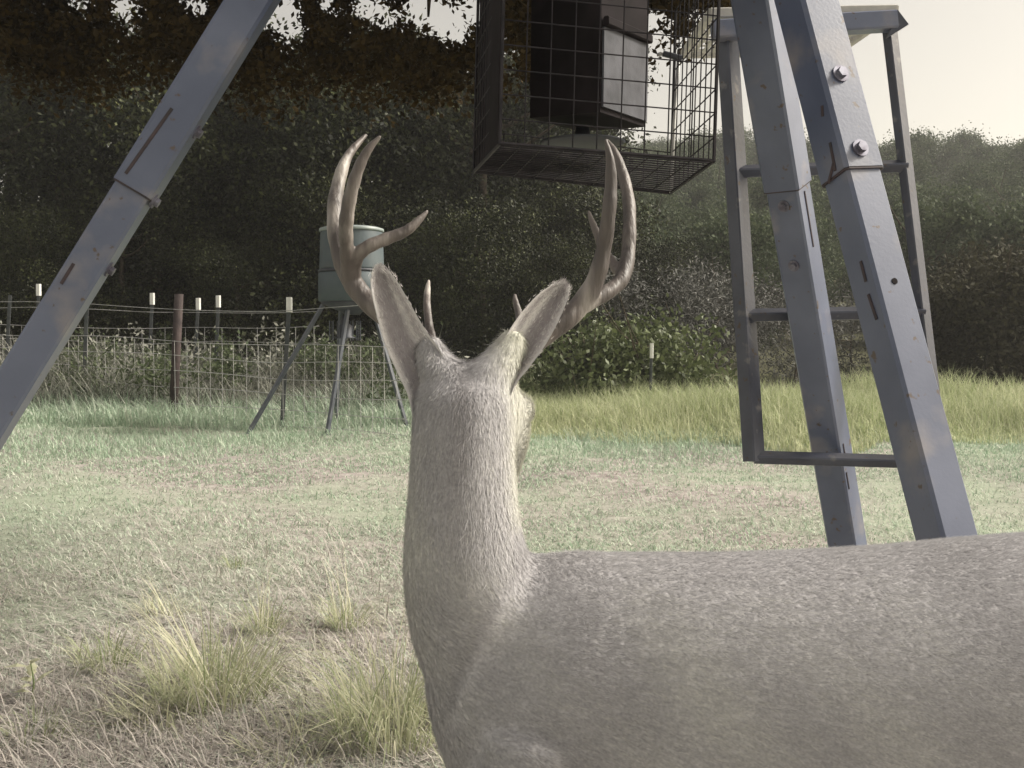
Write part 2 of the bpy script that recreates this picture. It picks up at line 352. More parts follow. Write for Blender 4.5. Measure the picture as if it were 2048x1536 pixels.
tree_proto('bush0', lobeset(75, 1.15, .95, 10, .12), 5200, .042, 'leaf_bush', .8, .03, 95, per=20, spread=.13)
# the dark wall of brush behind the fence
wall = [(-60, 17.0, .88), (150, 18.6, .90), (330, 17.2, .88), (520, 18.4, .87), (690, 17.4, .85), (850, 18.8, .86), (985, 17.6, .86), (1085, 20.5, .95)]
names_w = ['behind the leaning left post, farthest left of the row', 'behind the left end of the wire fence', 'behind the rusty fence pipe', 'behind the two capped posts',
           'just left of the barrel feeder', 'behind the left antler', 'behind the deer head', 'behind the hanging cage, last of the row']
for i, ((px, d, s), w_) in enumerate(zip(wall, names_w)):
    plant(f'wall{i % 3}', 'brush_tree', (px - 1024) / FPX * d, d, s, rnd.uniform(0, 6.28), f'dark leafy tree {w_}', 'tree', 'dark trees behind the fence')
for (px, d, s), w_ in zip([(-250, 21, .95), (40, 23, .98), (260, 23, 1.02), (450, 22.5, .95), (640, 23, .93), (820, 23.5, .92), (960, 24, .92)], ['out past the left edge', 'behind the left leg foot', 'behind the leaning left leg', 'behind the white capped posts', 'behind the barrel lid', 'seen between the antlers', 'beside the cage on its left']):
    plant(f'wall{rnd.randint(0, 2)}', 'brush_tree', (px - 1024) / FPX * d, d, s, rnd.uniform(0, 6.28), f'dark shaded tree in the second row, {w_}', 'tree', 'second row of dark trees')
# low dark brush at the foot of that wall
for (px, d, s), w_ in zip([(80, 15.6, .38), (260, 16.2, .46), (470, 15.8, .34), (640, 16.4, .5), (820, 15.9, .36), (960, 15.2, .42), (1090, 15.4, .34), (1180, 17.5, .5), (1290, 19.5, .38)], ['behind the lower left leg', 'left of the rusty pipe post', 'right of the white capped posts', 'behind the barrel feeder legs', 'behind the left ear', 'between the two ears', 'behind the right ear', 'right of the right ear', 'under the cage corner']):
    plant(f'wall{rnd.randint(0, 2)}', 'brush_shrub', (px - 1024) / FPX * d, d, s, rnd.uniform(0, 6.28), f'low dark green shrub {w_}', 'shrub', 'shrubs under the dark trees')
# brush on the hillside
cnt = 0
for d0 in (25, 29, 33.5, 38.5, 44, 50, 56.5, 63.5, 71, 78, 84.5, 90, 95):
    st = 1.5 + d0 * .0165; x0 = 0 if d0 < 40 else 2; x = x0
    while x < d0 * .50 + 1:
        xx = x + rnd.uniform(-.7, .7); yy = d0 + rnd.uniform(-2.2, 2.2); s = rnd.uniform(.72, 1.0) * (.62 + .38 * min(1, d0 / 70))
        if not (d0 < 30 and xx < 2.0):
            plant(f'hill{rnd.randint(0, 3)}', 'hillside_tree', xx, yy, s, rnd.uniform(0, 6.28), 'hazy green tree along the skyline ridge of the far hill' if d0 > 83 else 'small green tree halfway up the far hillside' if d0 > 40 else 'leafy green tree low on the slope behind the tall grass', 'tree',
                  'trees along the skyline' if d0 > 83 else 'trees on the hillside' if d0 > 40 else 'trees at the foot of the hill'); cnt += 1
        x += st * rnd.uniform(.85, 1.25)
print('hill trees', cnt)
# dark thicket at the right edge
for px, d, s, w_ in [(1900, 16, .5, 'shorter one on the left'), (2000, 15.6, .62, 'taller one at the edge'), (2140, 16, .7, 'farthest right'), (1975, 19, .7, 'standing behind')]:
    plant(f'brown{int(px) % 2}', 'thicket_shrub', (px - 1024) / FPX * d, d, s, rnd.uniform(0, 6.28), f'dark brown thicket shrub right of the ladder, {w_}', 'shrub', 'brown shrubs right of the ladder')
for px, d, s, w_ in [(1330, 16.5, .85, 'above the leafy bush'), (1440, 18.5, .95, 'behind the left ladder rail'), (1590, 15.5, .62, 'between the ladder rails'), (1710, 16.5, .66, 'right of the inner feeder leg'), (1500, 20, .9, 'farther back on the slope')]:
    plant(f'grey{int(px / 10) % 2}', 'grey_shrub', (px - 1024) / FPX * d, d, s, rnd.uniform(0, 6.28), f'grey dry twiggy shrub {w_}', 'shrub', 'grey dry shrubs')
for px, d, s, w_ in [(1165, 12.9, .9, 'the half beside the deer ear'), (1320, 13.2, .98, 'the half left of the ladder')]:
    plant('bush0', 'leafy_bush', (px - 1024) / FPX * d, d, s, rnd.uniform(0, 6.28), f'bright leafy bush above the tall grass, {w_}', 'bush', 'leafy bushes above the tall grass')

# the oak that hangs over the clearing: trunk out of frame to the left, leaves along the top of the picture
oak = thing('oak_tree', (-5.2, 7.0, float(terrain(-5.2, 7.0)) - .05), 'dark oak whose branches hang over the top of the clearing', 'tree')
mb = MB(); ob = np.array(oak.location)
tr = spline([ob, ob + (.1, 0, 1.4), ob + (.4, -.1, 2.9), ob + (1.0, -.2, 4.2)], 10); mb.tube(tr, np.linspace(.34, .2, 10), 12)
mb.build('trunk', M['bark'], oak, True)
lob = []
def branch(px0, py0, px1, py1, d0, d1, r):
    a = tr[6]; b = at(px0, py0, d0); c = at(px1, py1, d1); mb2 = MB()
    pts = spline([a, (a + b) / 2 + (0, 0, .25), b, (b + c) / 2 + (0, 0, .1), c], 16); mb2.tube(pts, np.linspace(r, r * .15, 16), 7)
    for i in range(5, 15):
        q = pts[i] + np.array((rnd.uniform(-.4, .4), rnd.uniform(-.5, .5), rnd.uniform(-.25, .3))); mb2.tube(spline([pts[i], (pts[i] + q) / 2 + (0, 0, .05), q], 4), np.linspace(r * .25, r * .06, 4), 5)
    mb2.build('branch', M['bark'], oak, True); return pts
branch(100, -60, 520, -40, 6.2, 5.6, .1); branch(420, -150, 940, -30, 6.6, 5.8, .11); branch(900, -190, 1420, -20, 5.6, 4.6, .09)
g = np.random.default_rng(5)
for px, py, d, rx, ry, w in [(-60, -90, 6, .9, .32, 2), (60, -60, 6, .55, .26, 1.4), (190, -110, 6.2, .7, .28, 1.6), (330, -55, 6, .6, .33, 2), (450, -60, 5.8, .45, .36, 1.8), (520, -130, 6, .6, .28, 1.6),
                            (650, -50, 5.9, .4, .35, 1.8), (760, -120, 6, .6, .28, 1.5), (860, -110, 5.8, .6, .28, 1.4), (990, -40, 5.6, .42, .34, 2.2), (1110, -40, 5.3, .5, .34, 2.4), (1230, -55, 5, .45, .26, 2), (1340, -50, 4.8, .42, .2, 1.9), (1410, -40, 4.7, .25, .15, 1.0),
                            (20, 60, 6.4, .45, .3, 1.5), (130, 110, 6.4, .35, .2, 1.2), (500, 120, 6.3, .4, .2, 1.4), (720, 110, 6.2, .4, .2, 1.4), (880, 120, 6.1, .3, .2, 1.2), (330, 70, 6.3, .4, .26, 1.3), (210, 30, 6.5, .3, .2, .8), (430, 40, 6.3, .3, .24, 1.1), (620, 50, 6.2, .2, .2, .8), (1000, 60, 5.9, .35, .26, 1.3), (1110, 30, 5.6, .35, .24, 1.2),
                            (300, -350, 6.3, 1.6, .5, 3), (800, -350, 6.3, 1.6, .5, 3)]:
    p = at(px, py, d); lob.append((p[0], p[1], p[2], rx, .8, ry, w))
gaps = [(at(px, py, 5.9), r_) for px, py, r_ in [(165, 8, .07), (245, 18, .10), (262, 60, .05), (395, 6, .09), (566, 30, .14), (590, 70, .07), (655, 8, .07), (735, 12, .10), (770, 40, .06), (845, 10, .11), (890, 40, .13), (950, 20, .10), (925, 75, .05),
        (1100, 12, .06), (1150, 20, .05), (690, 95, .04), (985, 70, .05), (1015, 120, .06), (1250, 22, .07), (1300, 45, .08), (1400, 30, .05)]]
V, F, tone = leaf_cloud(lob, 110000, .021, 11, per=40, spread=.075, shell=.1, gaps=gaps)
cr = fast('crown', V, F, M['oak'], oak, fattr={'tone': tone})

# ---------------------------------------------------------------- tall feeder stand: three square-tube legs under a hopper
APEX = at(1266, -1290, 2.6)
feeder = thing('game_feeder', (.3, 2.6, float(terrain(.3, 2.6))), 'tall grey feeder stand with square tube legs splayed around the deer', 'feeder')
def leg_frame(P, Q, th):
    t = Q - P; t /= np.linalg.norm(t); v = np.array((0, 0, EYE)) - (P * .6 + Q * .4); v -= t * v.dot(t); v /= np.linalg.norm(v)
    r = np.cross(t, v); r = r if r[0] > 0 else -r; th = math.radians(th)
    return t, math.cos(th) * v + math.sin(th) * r, math.sin(th) * v - math.cos(th) * r       # axis, right face normal, left face normal
def leg(px0, py0, px1, py1, foot_d, th, a, seam_y, bolts, slots=(), hole=None):
    # the leg passes through two pixels of the photo; depth runs from the foot to the apex
    def depth(z): return foot_d + (APEX[1] - foot_d) * max(0, min(1, z / APEX[2]))
    def on(py):
        px = px0 + (px1 - px0) * (py - py0) / (py1 - py0); d = 2.4
        for _ in range(12): p = at(px, py, d); d = depth(p[2])
        return at(px, py, d)
    A = on(py0); B = on(py1); t = (B - A) / np.linalg.norm(B - A); foot = A + t * (-.03 - A[2]) / t[2]; top = A + t * (2.85 - A[2]) / t[2]
    t, nr, nl = leg_frame(foot, top, th); Sm = on(seam_y)
    ob_ = MB().prism(foot, top, nr, a, a, .006).build('leg', M['paint'], feeder)
    MB().prism(Sm, top, nr, a + .011, a + .011, .007).build('sleeve', M['paint'], ob_)
    MB().prism(Sm - t * .004, Sm + t * .0005, nr, a + .009, a + .009, .006).build('seam', M['paint_edge'], ob_)
    fp = MB(); fp.hexa([(foot[0] + sx * .1, foot[1] + sy * .1, terrain(foot[0], foot[1]) + z) for z in (-.02, .012) for sx, sy in ((-1, -1), (1, -1), (1, 1), (-1, 1))]).build('foot_plate', M['paint'], ob_)
    for py, face, off in bolts:
        c = on(py); nn, mm = (nr, nl) if face == 'r' else (nl, nr); half = (a + .011) / 2 if np.dot(c - Sm, t) > 0 else a / 2
        q = c + nn * half + mm * off
        b = MB(); b.tube([q - nn * .002, q + nn * .004], [.017, .017], 14); b.tube([q + nn * .003, q + nn * .0125], [.0105, .0105], 6); b.build('bolt', M['bolt'], ob_)
    for py, face, off, ln, tw in slots:
        c = on(py); nn, mm = (nr, nl) if face == 'r' else (nl, nr); half = (a + .011) / 2 if np.dot(c - Sm, t) > 0 else a / 2
        q = c + nn * (half + .001) + mm * off; dr = t * math.cos(tw) + mm * math.sin(tw)
        MB().prism(q - dr * ln / 2, q + dr * ln / 2, nn, .003, .007, .001).build('slot', M['paint_edge'], ob_)
    if hole is not None:
        c = on(hole); q = c + nr * (a / 2 + .0005); MB().tube([q - nr * .001, q + nr * .001], .006, 14).build('bolt_hole', M['box_dark'], ob_)
    return ob_, foot, top
legL, fL, tL = leg(12, 800, 475, 50, 2.2, 78, .076, 382, [(242, 'r', .0), (380, 'r', .0), (520, 'r', 0)], [(300, 'l', -.02, .17, .06), (560, 'l', -.02, .05, 0)])
legR, fR, tR = leg(1612, 0, 1847, 900, 1.7, 40, .078, 352, [(172, 'r', .004), (318, 'r', .004)], [(320, 'l', .016, .055, .1), (345, 'l', .0, .04, .8), (545, 'l', .012, .04, 0), (615, 'l', .012, .05, -.1), (232, 'l', .02, .02, .3)], 577)
legM, fM, tM = leg(1522, 50, 1680, 1000, 3.8, 66, .098, 372, [(402, 'l', 0), (520, 'l', 0)], [(440, 'r', .004, .17, 0), (900, 'r', .02, .07, 0), (950, 'r', .03, .06, 0)])
hc = (.27, 2.62, 2.10)
hop = MB().lathe(hc, [(.06, 0), (.42, .34), (.44, .36), (.44, 1.02), (.46, 1.03), (.40, 1.1), (.1, 1.16)], 36).build('hopper', M['box_dark'], feeder, True)
MB().tube([(.125, 2.58, 1.80), (.16, 2.60, 2.3)], .085, 18).build('drop_tube', M['box_dark'], feeder, True)
for tt in (tL, tR, tM):
    c = np.array((hc[0], hc[1], tt[2] - .1)); MB().prism(tt + (0, 0, -.1), c + (tt - c) * .3 * np.array((1, 1, 0)), (0, 0, 1), .05, .05).build('bracket', M['paint'], feeder)

# ---------------------------------------------------------------- wire cage round the control box
NL, NR, FR, FL = at(1000, 287, 2.30), at(1428, 322, 2.36), at(1341, 386, 2.80), at(948, 343, 2.74)
upv = np.array((.012, .0, .46))
cage = thing('wire_cage', (NL + NR + FR + FL) / 4, 'square wire mesh guard cage hanging under the feeder', 'cage')
def lerp(a, b, t): return a + (b - a) * t
def wire(a, b, r=.0016, nm='wire', mat='wire'):
    MB().tube([a, b], r, 5).build(nm, M[mat], cage)
def panel(a, b, up, nu, nv, u_skip=()):
    for i in range(nu + 1): wire(lerp(a, b, i / nu), lerp(a, b, i / nu) + up)
    for j in range(1, nv + 1): wire(a + up * j / nv, b + up * j / nv)
for a, b in ((NL, NR), (NR, FR), (FR, FL), (FL, NL)): wire(a, b, .0042, 'frame_rod')
for c in (NL, NR, FR, FL): wire(c, c + upv, .004, 'frame_rod')
panel(NL, NR, upv, 9, 9); panel(NR, FR, upv, 9, 9); panel(FL, FR, upv * .22, 14, 2); panel(NL, FL, upv, 9, 9)
for i in range(1, 10): wire(lerp(NL, NR, i / 10), lerp(FL, FR, i / 10))
for i in range(1, 17): wire(lerp(NL, FL, i / 17), lerp(NR, FR, i / 17), .0020)
# solid dark sheet standing in for the dense mesh of the cage's left side
MB().hexa([FL + (.004, 0, 0), NL + (-.006, 0.01, 0), NL + (-.002, 0.01, 0), FL + (.008, 0, 0), FL + upv + (.004, 0, 0), NL + upv + (-.006, 0.01, 0), NL + upv + (-.002, 0.01, 0), FL + upv + (.008, 0, 0)]).build('side_sheet', M['box_dark'], cage)

cb = thing('control_box', at(1180, 240, 2.5), 'dark feeder control box with a grey side hanging inside the wire cage', 'control box')
b0 = [at(1200, 224, 2.40), at(1291, 254, 2.58), at(1160, 263, 2.72), at(1060, 236, 2.52)]
zb = np.mean([p[2] for p in b0]); hgt = .34
body = MB().hexa([np.array(p) for p in b0] + [np.array(p) + (.004, 0, hgt) for p in b0]).build('housing', M['box_dark'], cb)
pn = [b0[0], b0[1]]; nrm = np.cross(b0[1] - b0[0], (0, 0, 1.)); nrm /= np.linalg.norm(nrm)
e1 = (b0[1] - b0[0])
P1 = [b0[0] + e1 * .02 + (0, 0, .012), b0[1] - e1 * .02 + (0, 0, .012)]
Tp = [np.array((0.002, 0, .172)), np.array((.003, 0, .176))]
MB().hexa([P1[0] + nrm * .001, P1[0] + nrm * .006, P1[1] + nrm * .006, P1[1] + nrm * .001, P1[0] + Tp[0] + nrm * .001, P1[0] + Tp[0] + nrm * .006, P1[1] + Tp[1] + nrm * .006, P1[1] + Tp[1] + nrm * .001]).build('side_panel', M['box'], cb)
MB().prism(P1[0] + Tp[0] + nrm * .010 + (0, 0, .012), P1[1] + Tp[1] + nrm * .010 + (0, 0, .012), nrm, .014, .02, .003).build('hood', M['box_dark'], cb)
sp = at(1165, 262, 2.56); MB().lathe(sp - np.array((0, 0, .03)), [(.09, 0), (.10, .004), (.02, .01), (.015, .04)], 20).build('spinner_plate', M['barrel_dark'], cb, True)

rod = thing('antenna_rod', at(1342, 384, 2.79), 'thin metal rod with a small bracket rising from the cage corner', 'rod')
MB().tube([at(1342, 386, 2.79), at(1348, 250, 2.79), at(1357, 118, 2.79)], .0042, 8).build('shaft', M['galv'], rod, True)
MB().prism(at(1326, 107, 2.79), at(1364, 117, 2.79), (0, 1, 0), .014, .014, .003).build('bracket', M['barrel_dark'], rod)
MB().tube([at(1314, 110, 2.79), at(1327, 108, 2.79)], .004, 8).build('pin', M['galv'], rod, True)

# ---------------------------------------------------------------- ladder hanging behind the legs
lad = thing('ladder', at(1660, 920, 3.25), 'dark metal ladder with three rungs hanging behind the feeder legs', 'ladder')
def rail(p, q, th, w, h):
    t, nr, nl = leg_frame(np.array(q), np.array(p), th)
    return MB().prism(p, q, nr, w, h, .004).build('rail', M['alum'], lad)
DL = 3.5
rl = (at(1453, 50, DL), at(1508, 922, DL - .1)); rr = (at(1777, 40, DL + .02), at(1882, 935, DL - .08))
rail(rl[0], rl[1], 55, .046, .06); rail(rr[0], rr[1], 58, .030, .046)
for ya, yb in ((347, 336), (634, 627), (914, 925)):
    ta = (ya - 50) / 872; tb = (yb - 40) / 895
    a = lerp(rl[0], rl[1], ta); b = lerp(rr[0], rr[1], tb)
    MB().prism(a + (0, -.006, 0), b + (0, -.006, 0), (0, -.55, .83), .032, .034, .004).build('rung', M['alum'], lad)
MB().prism(at(1425, 62, DL - .05), at(1790, 42, DL - .02), (0, .1, 1), .058, .05, .005).build('top_beam', M['paint'], lad)
plc = [at(1425, 40, DL - .05), at(1800, 22, DL - .06), at(1745, -40, DL - .75), at(1440, -40, DL - .75)]
# platform grating: frame bars and bars laid across it
z0 = plc[0][2] + .03
pa = np.array((plc[0][0], DL - .02, z0)); pb = np.array((plc[1][0], DL - .02, z0 + .01)); pc = pb + (-.02, .55, .02); pd = pa + (0, .55, .02)
for a, b in ((pa, pb), (pb, pc), (pc, pd), (pd, pa)): MB().prism(a, b, (0, 0, 1), .03, .02, .003).build('platform_frame', M['mesh'], lad)
for i in range(1, 16): MB().prism(lerp(pa, pb, i / 16), lerp(pd, pc, i / 16), (0, 0, 1), .006, .016, .001).build('grating_bar', M['mesh'], lad)
for i in range(1, 9): MB().prism(lerp(pa, pd, i / 9), lerp(pb, pc, i / 9), (0, 0, 1), .005, .012, .001).build('grating_bar', M['mesh'], lad)
MB().add([pb + (0.0, -.02, -.005), pb + (.035, -.02, -.05), pb + (-.03, -.02, -.09), pb + (0.0, .0, -.005), pb + (.035, .0, -.05), pb + (-.03, .0, -.09)],
         [(0, 2, 1), (3, 4, 5), (0, 1, 4, 3), (1, 2, 5, 4), (2, 0, 3, 5)]).build('gusset', M['alum'], lad)

# ---------------------------------------------------------------- barrel feeder in the distance
fb = ground_hit(660, 858); FD = fb[1]
bf = thing('barrel_feeder', at(703, 860, FD), 'green grey barrel feeder on tripod legs beyond the left antler', 'feeder')
bc = at(704, 604, FD); k_ = FD / FPX
R1 = 65 * k_; zt = at(704, 462, FD)[2] - bc[2]; zm = at(704, 543, FD)[2] - bc[2]
MB().lathe(bc, [(R1 * .97, 0), (R1 * 1.02, .01), (R1 * 1.02, zm - .02), (R1 * .99, zm - .015)], 40).build('lower_barrel', M['barrel'], bf, True)
MB().lathe(bc + (0, 0, zm - .012), [(R1 * 1.0, 0), (R1 * 1.03, .004), (R1 * 1.03, .022), (R1 * .98, .026)], 40).build('band', M['barrel_dark'], bf, True)
MB().lathe(bc + (0, 0, zm + .012), [(R1 * .99, 0), (R1 * .985, .02), (R1 * .95, zt - zm - .03), (R1 * .94, zt - zm - .02)], 40).build('upper_barrel', M['barrel'], bf, True)
MB().lathe(bc + (0, 0, zt - .012), [(R1 * .97, 0), (R1 * .99, .01), (R1 * .98, .03), (R1 * .85, .042), (R1 * .3, .055)], 40).build('lid', M['barrel_lid'], bf, True)
MB().lathe(bc + (0, 0, -.12), [(R1 * .25, 0), (R1 * .3, .02), (R1 * .92, .10), (R1 * .95, .118)], 32).build('funnel', M['barrel_dark'], bf, True)
sc_ = at(690, 658, FD); un = MB()
MB().lathe(sc_ + (0, 0, -.09), [(.10, 0), (.10, .01), (.07, .02), (.07, .12), (.04, .14), (.03, .22)], 20).build('motor_unit', M['barrel_dark'], bf, True)
for i in range(14):
    a = 2 * math.pi * i / 14; p = sc_ + np.array((.15 * math.cos(a), .15 * math.sin(a), -.11)); MB().tube([p, p + (0, 0, .19)], .004, 5).build('guard_wire', M['leg_steel'], bf)
for pa_, pb_, dd in (((646, 610), (497, 866), -.2), ((697, 612), (657, 852), -.35), ((745, 612), (822, 884), .0), ((682, 612), (672, 838), .45)):
    a = at(*pa_, FD + (-.12 if dd < 0 else .1)); b = at(*pb_, FD + dd); t_ = b - a; b = a + t_ * (a[2] - terrain(b[0], b[1]) + .03) / (a[2] - b[2])
    lg = MB().prism(a, b, (.7, -.7, 0), .036, .036, .004).build('leg', M['leg_steel'], bf)
    MB().lathe(b + (0, 0, .025), [(.05, 0), (.05, .01), (.03, .014)], 10).build('foot_pad', M['leg_steel'], lg)

# ---------------------------------------------------------------- wire fence
def fpost(f, top, base_px, d, kind, cap):
    b = at(base_px[0], base_px[1], d); b[2] = terrain(b[0], b[1]) - .1; tp = at(top[0], top[1], d)
    if kind == 'pipe': p = MB().tube([b, tp], .046, 14).build('post', M['rust'], f, True)
    else:
        mb = MB(); mb.prism(b, tp, (0, 1, 0), .008, .042, .002); mb.prism(b + (0, .018, 0), tp + (0, .018, 0), (1, 0, 0), .008, .034, .002); p = mb.build('post', M['tpost'], f)
    if cap:
        MB().prism(tp + (0, -.012, -.135), tp + (0, -.012, .012), (0, 1, 0), .05, .055, .01).build('cap', M['white'], p)
    return p
def wires(f, pts, heights, dv, top_wire=None):
    """pts = ground points along the run"""
    pts = np.array(pts); seg = np.linalg.norm(np.diff(pts, axis=0), axis=1); cum = np.concatenate([[0], np.cumsum(seg)])
    def P(s, h): return np.array([np.interp(s, cum, pts[:, i]) for i in range(3)]) + np.array((0, -.03, h))
    ss = np.linspace(0, cum[-1], 24)
    for h in heights: MB().tube([P(s, h + .012 * math.sin(s * 2.3 + h * 9)) for s in ss], .0035, 4).build('wire', M['galv'], f)
    for i, s in enumerate(np.arange(dv / 2, cum[-1], dv)):
        a = P(s, heights[0]); b = P(s + rnd.uniform(-.015, .015), heights[-1]); MB().tube([a, b], .0022, 4).build('stay_wire', M['galv'], f)
    if top_wire: MB().tube([P(s, top_wire + .03 * math.sin(s * 1.1)) for s in ss], .003, 4).build('top_wire', M['galv'], f)
near = [ground_hit(-120, 800), ground_hit(165, 818), ground_hit(345, 836), ground_hit(562, 856), ground_hit(815, 874)]
fn = thing('wire_fence', near[2], 'woven wire fence with a rusty pipe post in front of the weeds', 'fence')
wires(fn, near, [.02, .17, .33, .49, .65, .81], .155, 1.16)
fpost(fn, (174, 600), (165, 818), near[1][1], 't', False); fpost(fn, (358, 588), (345, 836), near[2][1], 'pipe', False)
fpost(fn, (579, 597), (562, 856), near[3][1], 't', True); fpost(fn, (20, 590), (8, 806), near[0][1], 't', False)
far = [ground_hit(-60, 788), ground_hit(72, 790), ground_hit(296, 797), ground_hit(383, 796), ground_hit(430, 797), ground_hit(640, 805)]
ff = thing('wire_fence', far[2], 'second wire fence farther back with white capped posts among the weeds', 'fence')
wires(ff, far, [.3, .5, .7, .88], .3, 1.08)
for (tx, ty), bpx, q in (((78, 570), (68, 790), far[1]), ((305, 588), (294, 797), far[2]), ((397, 598), (384, 796), far[3]), ((437, 593), (428, 797), far[4])):
    fpost(ff, (tx, ty), bpx, q[1], 't', True)
mk = thing('marker_post', at(1303, 812, 12.4), 'thin white topped post standing in the leafy bush', 'post')
b = at(1300, 812, 12.4); b[2] = terrain(b[0], b[1]) - .05; tp = at(1303, 688, 12.4)
MB().prism(b, tp, (0, 1, 0), .025, .03, .004).build('post', M['tpost'], mk); MB().prism(tp + (0, -.003, -.16), tp + (0, -.003, .01), (0, 1, 0), .035, .04, .006).build('cap', M['white'], mk)

# ---------------------------------------------------------------- the buck
deer = thing('deer', (.35, 1.42, 0), 'grey brown buck standing side on with head turned away', 'deer')
def loft(rings, n=28):
    """rings: (centre, axisA*ra, axisB*rb)"""
    V = []; k = len(rings)
    for c, A, B in rings:
        for j in range(n):
            w = 2 * math.pi * j / n; V.append(np.asarray(c) + np.asarray(A) * math.cos(w) + np.asarray(B) * math.sin(w))
    F = [(i * n + j, i * n + (j + 1) % n, (i + 1) * n + (j + 1) % n, (i + 1) * n + j) for i in range(k - 1) for j in range(n)]
    F += [tuple(range(n))[::-1], tuple(range((k - 1) * n, k * n))]
    return V, F
def rloft(mb, rows, mk, n=28, m=24):
    rows = spline(rows, m); v, f = loft([mk(r) for r in rows], n); mb.add(v, f)
YB = 1.43
sk = MB()
# trunk: x, centre z, half height, half width
rloft(sk, [(-.112, .80, .05, .035), (-.095, .79, .11, .075), (-.05, .762, .163, .115), (.04, .737, .194, .145), (.14, .732, .202, .160), (.3, .727, .206, .178), (.48, .732, .207, .186), (.64, .752, .200, .18), (.80, .768, .190, .165), (.92, .775, .165, .145), (1.02, .775, .11, .10), (1.06, .77, .05, .05)],
      lambda r: ((r[0], YB + .05 * max(0, r[0] - .2), r[1]), (0, r[3], 0), (0, 0, r[2])), 32, 34)
# neck: x, y, z, radius across the view, radius along the view
rloft(sk, [(.01, 1.43, .70, .09, .10), (-.025, 1.425, .80, .098, .105), (-.050, 1.415, .885, .089, .098), (-.062, 1.405, .96, .076, .088), (-.063, 1.40, 1.03, .0685, .08), (-.062, 1.40, 1.10, .0655, .072), (-.060, 1.405, 1.145, .064, .062), (-.056, 1.42, 1.170, .05, .045)],
      lambda r: ((r[0], r[1], r[2]), (r[3], 0, 0), (0, r[4], 0)), 28, 26)
# head: from the back of the skull to the nose
H0 = at(936, 778, 1.385); H1 = at(988, 938, 1.66); ha = (H1 - H0); hl = np.linalg.norm(ha); ha /= hl
hs = np.array((1., -.12, 0)); hs -= ha * hs.dot(ha); hs /= np.linalg.norm(hs); hu = np.cross(hs, ha); hu = hu if hu[2] > 0 else -hu
rloft(sk, [(-.01, .03, .03, 0), (.03, .062, .05, 0), (.10, .066, .060, 0), (.15, .067, .062, 0.002), (.20, .058, .058, 0), (.25, .047, .05, -.004), (.29, .037, .042, -.006), (.315, .032, .036, -.006), (.335, .02, .022, -.006)],
      lambda r: (H0 + ha * r[0] + hu * r[3], hs * r[1], hu * r[2]), 24, 22)
# brow ridges over the eyes and the bases the ears grow from
def blob(c, r):
    v, f = loft([(np.asarray(c) + (0, 0, -math.cos(a) * r), (r * math.sin(a), 0, 0), (0, r * math.sin(a), 0)) for a in np.linspace(.25, math.pi - .25, 9)], 14); sk.add(v, f)
EYE_R = H0 + ha * .125 + hs * .057 + hu * .022; EYE_L = H0 + ha * .125 - hs * .057 + hu * .022
blob(EYE_R - ha * .006 - hs * .004, .022); blob(EYE_L - ha * .006 - hs * .004, .022); blob(EYE_R + ha * .02 - hs * .014, .020); blob(EYE_L + ha * .02 + hs * .014, .020)
for pts in ([at(905, 775, 1.40), at(874, 735, 1.41), at(852, 680, 1.42)], [at(972, 770, 1.40), at(1003, 725, 1.41), at(1036, 668, 1.42)]):
    sk.tube(spline(pts, 8), np.linspace(.036, .018, 8), 14)
# legs: points with radii, hoof down
for X, Yo in ((-.02, -.095), (-.0, .095)):
    sk.tube(spline([(X + .05, YB + Yo * .8, .72), (X + .02, YB + Yo, .58), (X - .005, YB + Yo, .42), (X, YB + Yo, .36), (X + .005, YB + Yo, .2), (X + .0, YB + Yo, .09), (X - .03, YB + Yo, .045), (X - .045, YB + Yo, .004)], 22),
            spline([(.085, 0), (.062, 0), (.036, 0), (.032, 0), (.0205, 0), (.023, 0), (.02, 0), (.026, 0)], 22)[:, 0], 14)
for X, Yo in ((.92, -.10), (.97, .11)):
    sk.tube(spline([(X, YB + Yo * .8, .72), (X - .05, YB + Yo, .58), (X - .02, YB + Yo, .48), (X + .085, YB + Yo, .345), (X + .08, YB + Yo, .30), (X + .04, YB + Yo, .18), (X + .025, YB + Yo, .09), (X - .005, YB + Yo, .045), (X - .02, YB + Yo, .004)], 24),
            spline([(.12, 0), (.095, 0), (.06, 0), (.034, 0), (.03, 0), (.022, 0), (.024, 0), (.021, 0), (.027, 0)], 24)[:, 0], 14)
tmp = sk.build('tmp', None)
md = tmp.modifiers.new('r', 'REMESH'); md.mode = 'VOXEL'; md.voxel_size = .0085
ms_ = tmp.modifiers.new('s', 'SMOOTH'); ms_.iterations = 5; ms_.factor = .5
dg = bpy.context.evaluated_depsgraph_get(); dg.update()
dme = bpy.data.meshes.new_from_object(tmp.evaluated_get(dg)); bpy.data.objects.remove(tmp)
nv = len(dme.vertices); co = np.empty(nv * 3, np.float32); dme.vertices.foreach_get('co', co); co = co.reshape(-1, 3).astype(float)
no = np.empty(nv * 3, np.float32); dme.vertices.foreach_get('normal', no); no = no.reshape(-1, 3).astype(float)
def crease(x, z):
    """distance to the fold where the neck lies over the shoulder"""
    c = np.array([(.012, .935), (-.012, .905), (-.040, .86), (-.066, .80), (-.082, .74)]); d = np.full(np.shape(x), 9.)
    for a, b in zip(c[:-1], c[1:]):
        e = b - a; u = np.clip(((x - a[0]) * e[0] + (z - a[1]) * e[1]) / e.dot(e), 0, 1); d = np.minimum(d, np.hypot(x - a[0] - u * e[0], z - a[1] - u * e[1]))
    return d
